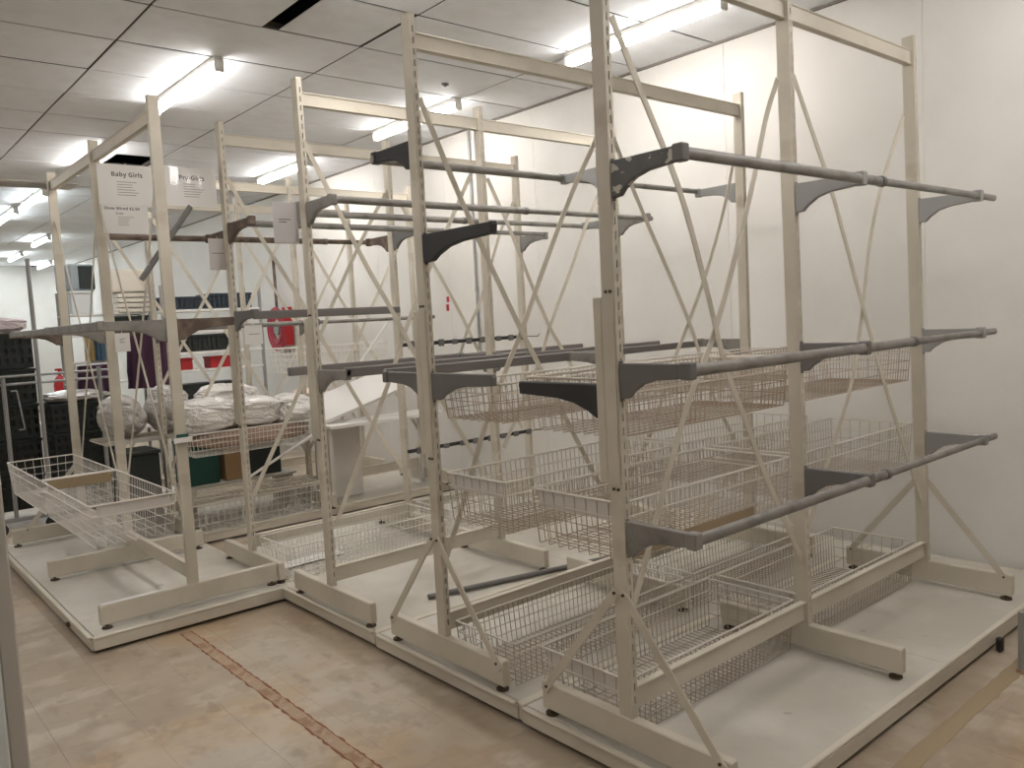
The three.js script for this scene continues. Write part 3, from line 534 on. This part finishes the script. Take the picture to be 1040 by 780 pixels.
// ------------------------------------------------------------------ signs in clear sleeves
function signTex(w, h, draw, bg = '#e6e3df') {
  const c = document.createElement('canvas'); c.width = w; c.height = h; const x = c.getContext('2d'); x.fillStyle = bg; x.fillRect(0, 0, w, h); x.fillStyle = '#55524f'; draw(x, w, h);
  const t = new THREE.CanvasTexture(c); t.colorSpace = THREE.SRGBColorSpace; return t;
}
const rows = (x, n, x0, y0, dy, w, seed) => { const r = rng(seed); for (let k = 0; k < n; k++) x.fillRect(x0, y0 + k * dy, w * (0.55 + 0.45 * r()), 4); };
function sign(name, label, pos, w, h, tex, o = {}) {
  const t = thing(name, label, 'sign', pos, o.turn || 0, 'paper signs on the racks');
  const g = new THREE.BoxGeometry(w, h, 0.0012);
  const m = std({ map: tex, roughness: 0.6 });
  const p = new THREE.Mesh(g, [M.white, M.white, M.white, M.white, m, M.white]); p.name = 'paper'; p.castShadow = p.receiveShadow = true; t.add(p);
  if (o.sleeve) part('clear_sleeve', G((q) => { const a = w / 2 + 0.008, b = h / 2 + 0.008, z = 0.003; const N = 14; for (let i = 0; i < N; i++) { const u0 = -a + 2 * a * i / N, u1 = -a + 2 * a * (i + 1) / N, f = (u) => z + 0.004 * (1 + Math.sin(u * 31 + w * 9)); q.quad(V(u0, -b, f(u0)), V(u1, -b, f(u1)), V(u1, b, f(u1) + 0.002), V(u0, b, f(u0) + 0.002)); } }), M.sleeve, t);
  part('tie', G((q) => q.rod(V(o.tie || 0, h / 2 - 0.004, 0), V(o.tie || 0, h / 2 + 0.012, 0), 0.002, 5)), M.white, t);
  if (o.roll) t.rotation.z = o.roll;
  return t;
}
sign('paper_sign', 'white paper sign reading Baby Girls on the left rack', [1.535, 2.365, -5.255], 0.325, 0.24, signTex(512, 378, (x) => { x.font = 'bold 58px sans-serif'; x.fillText('Baby Girls', 120, 112); rows(x, 6, 165, 160, 24, 200, 2); }), {});
sign('paper_sign', 'smaller paper sign below the Baby Girls sign', [1.508, 2.16, -5.25], 0.255, 0.165, signTex(512, 331, (x) => { x.font = 'bold 48px sans-serif'; x.fillText('Show Wired $2.50', 22, 52); x.font = '40px sans-serif'; x.fillText('Sizes', 150, 108); rows(x, 5, 170, 135, 24, 190, 4); }), {});
sign('paper_sign', 'white paper sign reading Pre-Girls in clear sleeve', [1.672, 2.262, -4.6], 0.285, 0.21, signTex(512, 377, (x) => { x.font = 'bold 60px sans-serif'; x.fillText('Pre-Girls', 150, 120); rows(x, 6, 190, 160, 24, 200, 7); }), { sleeve: true });
sign('paper_card', 'grey card hanging by the front post of fourth rack', [1.79, 1.895, -4.585], 0.1, 0.175, signTex(128, 220, (x) => { x.font = 'bold 22px sans-serif'; rows(x, 1, 20, 100, 10, 100, 3); }, '#d0cbc8'), {});
sign('paper_card', 'clear sleeved card beside the front post of third rack', [1.755, 1.955, -3.64], 0.125, 0.19, signTex(128, 194, (x) => { rows(x, 2, 30, 80, 12, 70, 3); }, '#c6c2c0'), { sleeve: true });
sign('paper_card', 'small white card on the middle post of left rack', [1.43, 1.43, -5.255], 0.085, 0.11, signTex(128, 166, (x) => { rows(x, 3, 40, 50, 16, 60, 3); }), {});
sign('paper_card', 'small white card hanging left of the red hose', [2.408, 1.432, -5.628], 0.13, 0.135, signTex(128, 133, (x) => { rows(x, 1, 30, 60, 16, 90, 3); }), {});

// ------------------------------------------------------------------ background goods
function lump(w, h, d, seed, amp = 0.24, seg = 88) {
  const g = new THREE.SphereGeometry(1, seg, Math.round(seg * 0.6)), p = g.attributes.position, f = fbm(seed, 4, 4), h2 = fbm(seed + 3, 3, 5);
  for (let i = 0; i < p.count; i++) {
    let x = p.getX(i), y = p.getY(i), z = p.getZ(i);
    const u = Math.atan2(z, x) / (2 * Math.PI) + 0.5, v = y * 0.5 + 0.5, k = 1 + amp * (f(u, v * 0.6) - 0.5) * 2 - 0.11 * Math.pow(1 - Math.abs(2 * h2(u * 2, v) - 1), 3) - 0.06 * Math.pow(1 - Math.abs(2 * h2(u * 5, v * 2) - 1), 2);
    const sq = (a) => Math.sign(a) * Math.pow(Math.abs(a), 0.7); x = sq(x) * k; z = sq(z) * k; y = sq(y) * (1 + amp * (f(v * 0.7, u) - 0.5) * 1.6);
    p.setXYZ(i, x * w / 2, y * h / 2, z * d / 2);
  }
  g.computeVertexNormals(); return g;
}
const bagSpots = [
  [1.63, 0.9, -6.2, 0.32, 0.29, 0.36, 'bagGrey', 'grey plastic wrapped bedding bag at the left of the pile'],
  [2.06, 0.89, -5.76, 0.44, 0.24, 0.32, 'bag', 'white plastic bedding bag heaped left of fourth rack post'],
  [2.4, 0.88, -5.76, 0.42, 0.21, 0.32, 'bag', 'white plastic bedding bag behind the front post of fourth rack'],
  [2.71, 0.87, -5.76, 0.36, 0.21, 0.32, 'bag', 'white plastic bedding bag right of the fourth rack post'],
  [3.08, 0.86, -6.22, 0.44, 0.22, 0.34, 'bagPink', 'pinkish plastic bedding bag at the right of the pile'],
  [2.4, 0.91, -6.22, 0.5, 0.31, 0.34, 'bag', 'white plastic bag at the back of the bedding pile'],
  [1.96, 0.92, -6.22, 0.26, 0.32, 0.34, 'bagGrey', 'greyish plastic bag behind the left of bedding pile'],
];
solo('folded_blanket', 'pinkish brown blanket in the basket under white bags', 'blanket', lump(0.92, 0.14, 0.3, 141, 0.12), M.blanket, [2.39, 0.71, -5.76]);
bagSpots.forEach(([x, y, z, w, h, d, m, label], i) => solo('bedding_bag', label, 'bag', lump(w, h, d, 60 + i * 7), M[m], [x, y, z], [0, (i * 0.9) % 0.5 - 0.25, 0], 'bedding bags in plastic'));
{ // shelf carrying the pile
  const t = thing('wire_shelf', 'wire shelf with pale edge carrying the bedding bags', 'shelf', [2.28, 0.74, -6.24]);
  part('deck', G((m) => { for (let k = 0; k < 12; k++) m.rod(V(-0.8, 0, -0.22 + k * 0.035), V(1.05, 0, -0.22 + k * 0.035), 0.003, 4); m.rod(V(-0.8, -0.01, -0.22), V(-0.8, -0.01, 0.17), 0.006, 5); m.rod(V(1.05, -0.01, -0.22), V(1.05, -0.01, 0.17), 0.006, 5); }), M.rim, t);
  part('edge_strip', G((m) => m.cbox(-0.8, -0.02, 0.172, 1.05, 0.01, 0.178, 0.001)), M.plate, t);
  for (const x of [-0.3, 1.03]) for (const z of [-0.21, 0.16]) part('leg', G((m) => m.rod(V(x, -0.66, z), V(x, 0, z), 0.012, 6)), M.cream, t);
}
const boxThing = (name, label, cat, mat, [x, y, z], [w, h, d], lidMat) => { const t = thing(name, label, cat, [x, y, z]); part('body', G((m) => m.cbox(-w / 2, 0, -d / 2, w / 2, h, d / 2, 0.006)), mat, t); part('lid', G((m) => m.cbox(-w / 2 - 0.008, h, -d / 2 - 0.008, w / 2 + 0.008, h + 0.025, d / 2 + 0.008, 0.004)), lidMat || mat, t); return t; };
boxThing('storage_box', 'black lidded box under the bedding, left of green tub', 'box', M.crate, [1.66, 0.081, -6.05], [0.24, 0.57, 0.3]);
boxThing('storage_box', 'black lidded box right of the green tub', 'box', M.crate, [2.62, 0.341, -6.22], [0.26, 0.28, 0.26]);
boxThing('storage_tub', 'dark green tub below the bedding bags', 'tub', M.green, [2.14, 0.341, -6.22], [0.24, 0.3, 0.26]);
boxThing('cardboard_box', 'brown cardboard box right of the green tub', 'box', M.card, [2.38, 0.341, -6.2], [0.16, 0.34, 0.24]);
{ const t = thing('low_bench', 'low pale bench carrying boxes behind the fifth rack', 'bench', [2.42, 0.08, -6.2]);
  part('bench_top', G((m) => m.cbox(-0.42, 0.245, -0.18, 0.42, 0.26, 0.18, 0.003)), M.deck, t); for (const x of [-0.38, 0.38]) part('leg', G((m) => m.cbox(x - 0.02, 0, -0.16, x + 0.02, 0.244, 0.16, 0.003)), M.cream, t); }

function crate(label, [x, y, z], [w, h, d], mat, turn = 0) {
  const t = thing('plastic_crate', label, 'crate', [x, y, z], turn, 'dark plastic crates');
  const wall = (L) => { const s = new THREE.Shape(); s.moveTo(-L / 2, 0); s.lineTo(L / 2, 0); s.lineTo(L / 2, h); s.lineTo(-L / 2, h);
    const n = Math.max(3, Math.round(L / 0.05)); for (let r = 0; r < 3; r++) for (let k = 0; k < n; k++) { const cx = -L / 2 + L * (k + 0.5) / n, y0 = h * (0.14 + r * 0.27), q = new THREE.Path(); q.moveTo(cx - L / n * 0.26, y0); q.lineTo(cx - L / n * 0.26, y0 + h * 0.16); q.lineTo(cx + L / n * 0.26, y0 + h * 0.16); q.lineTo(cx + L / n * 0.26, y0); s.holes.push(q); }
    const g = new THREE.ExtrudeGeometry(s, { depth: 0.008, bevelEnabled: false }); g.translate(0, 0, -0.004); return uvm(g); };
  const a = wall(w), b = wall(d);
  part('side_panel', a, mat, t, [0, 0, d / 2]); part('side_panel', a, mat, t, [0, 0, -d / 2]); part('side_panel', b, mat, t, [-w / 2, 0, 0], [0, Math.PI / 2, 0]); part('side_panel', b, mat, t, [w / 2, 0, 0], [0, Math.PI / 2, 0]);
  part('contents', G((m) => m.cbox(-w / 2 + 0.02, 0.012, -d / 2 + 0.02, w / 2 - 0.02, h * 0.93, d / 2 - 0.02, 0.01)), M.fill, t);
  part('rim', G((m) => { const r = 0.012; m.cbox(-w / 2 - r, h - 0.02, d / 2 - 0.003, w / 2 + r, h + 0.004, d / 2 + r, 0.003); m.cbox(-w / 2 - r, h - 0.02, -d / 2 - r, w / 2 + r, h + 0.004, -d / 2 + 0.003, 0.003); m.cbox(-w / 2 - r, h - 0.02, -d / 2 + 0.003, -w / 2 + 0.003, h + 0.004, d / 2 - 0.003, 0.003); m.cbox(w / 2 - 0.003, h - 0.02, -d / 2 + 0.003, w / 2 + r, h + 0.004, d / 2 - 0.003, 0.003); }), mat, t);
  part('base', G((m) => m.cbox(-w / 2 + 0.005, 0, -d / 2 + 0.005, w / 2 - 0.005, 0.01, d / 2 - 0.005, 0.002)), mat, t);
  return t;
}
// left stack of black crates
{ const words = ['bottom crate', 'second crate', 'third crate', 'fourth crate', 'top crate']; for (let k = 0; k < 5; k++) crate(`black slotted ${words[k]} of the tall stack at left edge`, [1.16, 0.12 + k * 0.285, -7.75], [0.42, 0.275, 0.36], M.crate); }
{ const words = ['bottom', 'lower middle', 'upper middle', 'top']; for (let k = 0; k < 4; k++) crate(`black slotted crate behind left basket, ${words[k]} of its stack`, [1.68, 0.02 + k * 0.235, -7.55], [0.5, 0.225, 0.4], M.crate); }
solo('folded_cloth', 'pale pink crumpled cloth on the tall crate stack', 'cloth', lump(0.42, 0.14, 0.34, 91, 0.3), M.pink, [1.16, 1.6, -7.75]);
solo('plastic_sheet', 'silvery plastic sheet draped over the crates by left rack', 'sheet', lump(0.5, 0.09, 0.4, 93, 0.35), M.bagGrey, [1.66, 1.0, -7.55]);
solo('plastic_wrap', 'small crumpled white wrapper inside the farther left basket', 'wrapper', lump(0.2, 0.05, 0.24, 95, 0.3), M.bag, [1.1, 0.49, -5.95]);
{ // cage trolley
  const t = thing('cage_trolley', 'grey tubular cage trolley in front of the black crates', 'trolley', [1.23, 0, -7.2]);
  for (const [x, h] of [[-0.14, 1.2], [0.1, 2.1], [0.53, 1.24]]) part('post', G((m) => m.rod(V(x, 0.1, 0), V(x, h, 0), 0.016, 8)), M.zinc, t);
  for (const y of [1.21, 1.15]) part('top_bar', G((m) => m.rod(V(-0.3, y, 0), V(0.6, y, 0), 0.01, 6)), M.zinc, t);
  part('base_bar', G((m) => m.cbox(-0.3, 0.1, -0.02, 0.6, 0.13, 0.02, 0.003)), M.zinc, t);
  part('loop', G((m) => m.path([V(-0.1, 1.1, 0.02), V(-0.06, 1.1, 0.02), V(-0.03, 0.8, 0.02), V(-0.07, 0.8, 0.02)], 0.006, 5)), M.zinc, t);
  for (const x of [-0.25, 0.1, 0.55]) part('caster', G((m) => { m.rod(V(x, 0.05, -0.012), V(x, 0.05, 0.012), 0.05, 12); m.rod(V(x, 0.05, 0), V(x, 0.1, 0), 0.008, 6); }), M.black, t);
}
{ // fire extinguisher
  const t = thing('fire_extinguisher', 'red fire extinguisher standing far behind the left rack', 'extinguisher', [2.46, 0.42, -12]);
  const c = new THREE.LatheGeometry([[0, 0], [0.075, 0], [0.08, 0.02], [0.08, 0.48], [0.06, 0.56], [0.025, 0.6], [0, 0.6]].map(([a, b]) => new THREE.Vector2(a, b)), 20); part('cylinder', c, M.red, t);
  part('valve', G((m) => { m.rod(V(0, 0.6, 0), V(0, 0.67, 0), 0.02, 8); m.cbox(-0.05, 0.66, -0.012, 0.03, 0.69, 0.012, 0.003); }), M.red, t);
  part('hose', G((m) => m.path([V(0.02, 0.66, 0), V(0.1, 0.6, 0.02), V(0.1, 0.3, 0.05)], 0.01, 6)), M.black, t);
  const s = thing('wall_cabinet', 'pale low cabinet beneath the fire extinguisher', 'cabinet', [2.3, 0, -12.1]); part('body', G((m) => m.cbox(-0.45, 0, -0.25, 0.45, 0.39, 0.25, 0.004)), M.white, s); part('top', G((m) => m.cbox(-0.47, 0.391, -0.27, 0.47, 0.42, 0.27, 0.004)), M.white, s);
}
{ // hose reel on the wall
  const t = thing('hose_reel', 'red coiled fire hose on the right wall', 'hose', [XW - 0.1, 1.47, -9.52], -Math.PI / 2);
  for (let k = 0; k < 4; k++) { const g = new THREE.TorusGeometry(0.13 + k * 0.034, 0.02, 8, 30); g.scale(1, 1.08, 1); part('coil', g, M.hose, t, [0, 0, 0.01 * (k % 2)]); }
  part('hub', G((m) => m.rod(V(0, 0, -0.08), V(0, 0, 0.02), 0.07, 16)), M.zinc, t);
  part('bracket', G((m) => m.cbox(0.2, -0.2, -0.08, 0.27, 0.26, 0.02, 0.004)), M.red, t);
  part('supply_pipe', G((m) => m.rod(V(-0.06, 0.25, -0.04), V(-0.06, 0.86, -0.04), 0.018, 8)), M.brown, t);
}
solo('wall_conduit', 'thin grey conduit running down the right wall', 'conduit', G((m) => { m.rod(V(XW - 0.016, 1.15, -5.65), V(XW - 0.016, CEIL - 0.02, -5.65), 0.012, 8); m.rod(V(XW - 0.016, 1.7, -5.65), V(XW - 0.016, 1.74, -5.65), 0.016, 8); }), M.zinc);
solo('red_sticker', 'tiny red sticker on the right wall past second rack', 'sticker', G((m) => { m.box(XW - 0.002, 1.63, -6.12, XW - 0.0004, 1.68, -6.08); m.box(XW - 0.002, 1.55, -6.13, XW - 0.0004, 1.61, -6.09); }), M.red);
{ // back shelving with crates and boxes
  const t = thing('back_shelving', 'white shelving at the back holding dark blue crates', 'shelving', [3.3, 0, -9.05]);
  for (const y of [0.7, 1.06, 1.25, 1.47, 1.7]) part('shelf', G((m) => m.cbox(-0.5, y, -0.22, 0.6, y + 0.025, 0.22, 0.003)), M.white, t);
  for (const x of [-0.48, 0.58]) for (const z of [-0.21, 0.21]) part('post', G((m) => m.cbox(x - 0.015, 0, z - 0.015, x + 0.015, 1.98, z + 0.015, 0.002)), M.zinc, t);
  crate('dark blue crate on the top back shelf, left one', [3.05, 1.727, -9.02], [0.44, 0.13, 0.36], M.crateBlue); crate('dark blue crate on the top back shelf, right one', [3.55, 1.727, -9.02], [0.46, 0.16, 0.36], M.crateBlue);
  crate('black crate on the middle back shelf', [3.3, 1.277, -9.02], [0.56, 0.175, 0.36], M.crate);
  boxThing('red_box', 'red box on the lower back shelf, left one', 'box', M.red, [3.04, 1.087, -8.98], [0.12, 0.1, 0.2]); boxThing('red_box', 'red box on the lower back shelf, right one', 'box', M.red, [3.42, 1.087, -8.98], [0.26, 0.1, 0.2]);
  boxThing('storage_box', 'black box on the lowest back shelf', 'box', M.crate, [3.25, 0.727, -8.98], [0.6, 0.18, 0.26]);
}
{ // clothes
  const cloth = (name, label, mat, [x, y, z], w, h, d, seed) => solo(name, label, 'clothes', (() => { const g = new THREE.CylinderGeometry(1, 1.12, 1, 40, 10, false), p = g.attributes.position, f = fbm(seed, 3, 6); for (let i = 0; i < p.count; i++) { const a = Math.atan2(p.getZ(i), p.getX(i)) / 6.2832 + 0.5, k = 1 + 0.16 * Math.sin(a * 6.2832 * 11) * (0.4 + f(a, p.getY(i))) ; p.setXYZ(i, p.getX(i) * k * w / 2, p.getY(i) * h, p.getZ(i) * k * d / 2); } g.computeVertexNormals(); return g; })(), mat, [x, y, z]);
  cloth('hanging_clothes', 'dark purple garments hanging behind the left rack', M.purple, [2.4, 1.25, -8.0], 0.32, 0.52, 0.26, 5);
  cloth('hanging_clothes', 'dark purple garments below the white rail, further left', M.purple, [1.93, 1.05, -8.0], 0.26, 0.36, 0.26, 6);
  cloth('hanging_clothes', 'blue grey folded garment leaning on white rail', M.blue, [1.98, 1.38, -8.02], 0.1, 0.22, 0.16, 7);
  cloth('hanging_clothes', 'yellowish garment beside the blue grey one', M.yellow, [1.9, 1.38, -8.02], 0.06, 0.22, 0.16, 8);
  const t = thing('clothes_stand', 'white frame stand carrying purple garments', 'stand', [2.15, 0, -8.0]);
  part('top_bar', G((m) => m.cbox(-0.4, 1.245, -0.02, -0.1, 1.268, 0.02, 0.002)), M.white, t); part('top_bar', G((m) => m.rod(V(-0.1, 1.53, 0), V(0.5, 1.53, 0), 0.012, 6)), M.zinc, t);
  for (const x of [-0.39, -0.1, 0.48]) part('post', G((m) => m.rod(V(x, 0, 0), V(x, x < -0.3 ? 1.25 : 1.54, 0), 0.014, 6)), M.white, t);
  part('foot', G((m) => m.cbox(-0.42, 0, -0.2, 0.5, 0.03, 0.2, 0.004)), M.white, t);
}
{ // appliances high at the back
  const stand = thing('back_tower', 'tall pale shelf tower holding boxes behind the signs', 'shelving', [2.37, 0, -9.25]);
  for (const y of [0.5, 1.0, 1.49, 1.7]) part('shelf', G((m) => m.cbox(-0.4, y, -0.2, 0.4, y + 0.02, 0.2, 0.003)), M.white, stand);
  for (const x of [-0.39, 0.39]) for (const z of [-0.19, 0.19]) part('post', G((m) => m.cbox(x - 0.014, 0, z - 0.014, x + 0.014, 1.95, z + 0.014, 0.002)), M.zinc, stand);
  const mon = thing('old_monitor', 'dark old monitor tilted on a grey box', 'monitor', [2.13, 1.952, -9.2], 0.25); part('casing', G((m) => { m.cbox(-0.13, 0, -0.2, 0.13, 0.27, 0.1, 0.02); }), M.screenCase, mon); part('screen', G((m) => m.cbox(-0.04, 0.02, 0.1, 0.12, 0.25, 0.108, 0.003)), M.screen, mon);
  boxThing('grey_box', 'grey box under the old monitor', 'box', M.postGrey, [2.12, 1.721, -9.2], [0.2, 0.205, 0.3]);
  const ac = thing('air_unit', 'cream boxed appliance with dark vent at the back', 'appliance', [2.62, 1.93, -9.2], -0.2); part('casing', G((m) => m.cbox(-0.18, 0, -0.18, 0.18, 0.23, 0.16, 0.012)), M.rim, ac); part('vent', G((m) => { m.rod(V(0.181, 0.11, 0), V(0.19, 0.11, 0), 0.09, 20); }), M.dark, ac);
  const st = thing('slatted_crate', 'pale slatted stack under the cream appliance', 'stack', [2.62, 1.721, -9.2]); for (let k = 0; k < 4; k++) part('slat', G((m) => m.cbox(-0.17, k * 0.052, -0.18, 0.17, k * 0.052 + 0.042, 0.17, 0.004)), M.rim, st);
  boxThing('storage_box', 'black box under the pale slatted stack', 'box', M.crate, [2.56, 1.511, -9.18], [0.34, 0.15, 0.3]);
}
// ------------------------------------------------------------------ things at the picture edges
{ const t = thing('grey_post', 'grey steel post at the lower left picture edge', 'post', [0.15, 0, -1.62]);
  part('column', G((m) => m.cbox(-0.06, 0.008, -0.03, 0.046, 2.2, 0.03, 0.004)), M.postGrey, t); part('edge_trim', G((m) => m.cbox(0.047, 0.008, -0.03, 0.075, 2.2, 0.02, 0.003)), M.postEdge, t); part('base_plate', G((m) => m.cbox(-0.09, 0, -0.06, 0.1, 0.008, 0.06, 0.002)), M.postGrey, t); }
{ const t = thing('steel_leg', 'pale steel leg with rusty foot at the right picture edge', 'leg', [3.4, 0, -1.08]);
  part('tube', G((m) => m.rod(V(0, 0.012, 0), V(0, 0.24, 0), 0.013, 10)), M.zinc, t); part('foot_cap', G((m) => m.rod(V(0, 0, 0), V(0, 0.014, 0), 0.018, 10)), M.rust, t); part('cross_bar', G((m) => m.rod(V(0.013, 0.225, 0), V(0.387, 0.225, 0.0), 0.012, 8)), M.zinc, t); part('tube', G((m) => m.rod(V(0.4, 0, 0), V(0.4, 0.24, 0), 0.013, 10)), M.zinc, t); }
solo('plinth_block', 'small black block against the nearest plinth edge', 'block', G((m) => { m.cbox(-0.012, 0, -0.01, 0.012, 0.055, 0.014, 0.003); m.cbox(-0.02, 0, 0.0, -0.013, 0.05, 0.012, 0.002); }), M.black, [3.56, 0, -1.212]);

renderer.render(scene, camera);
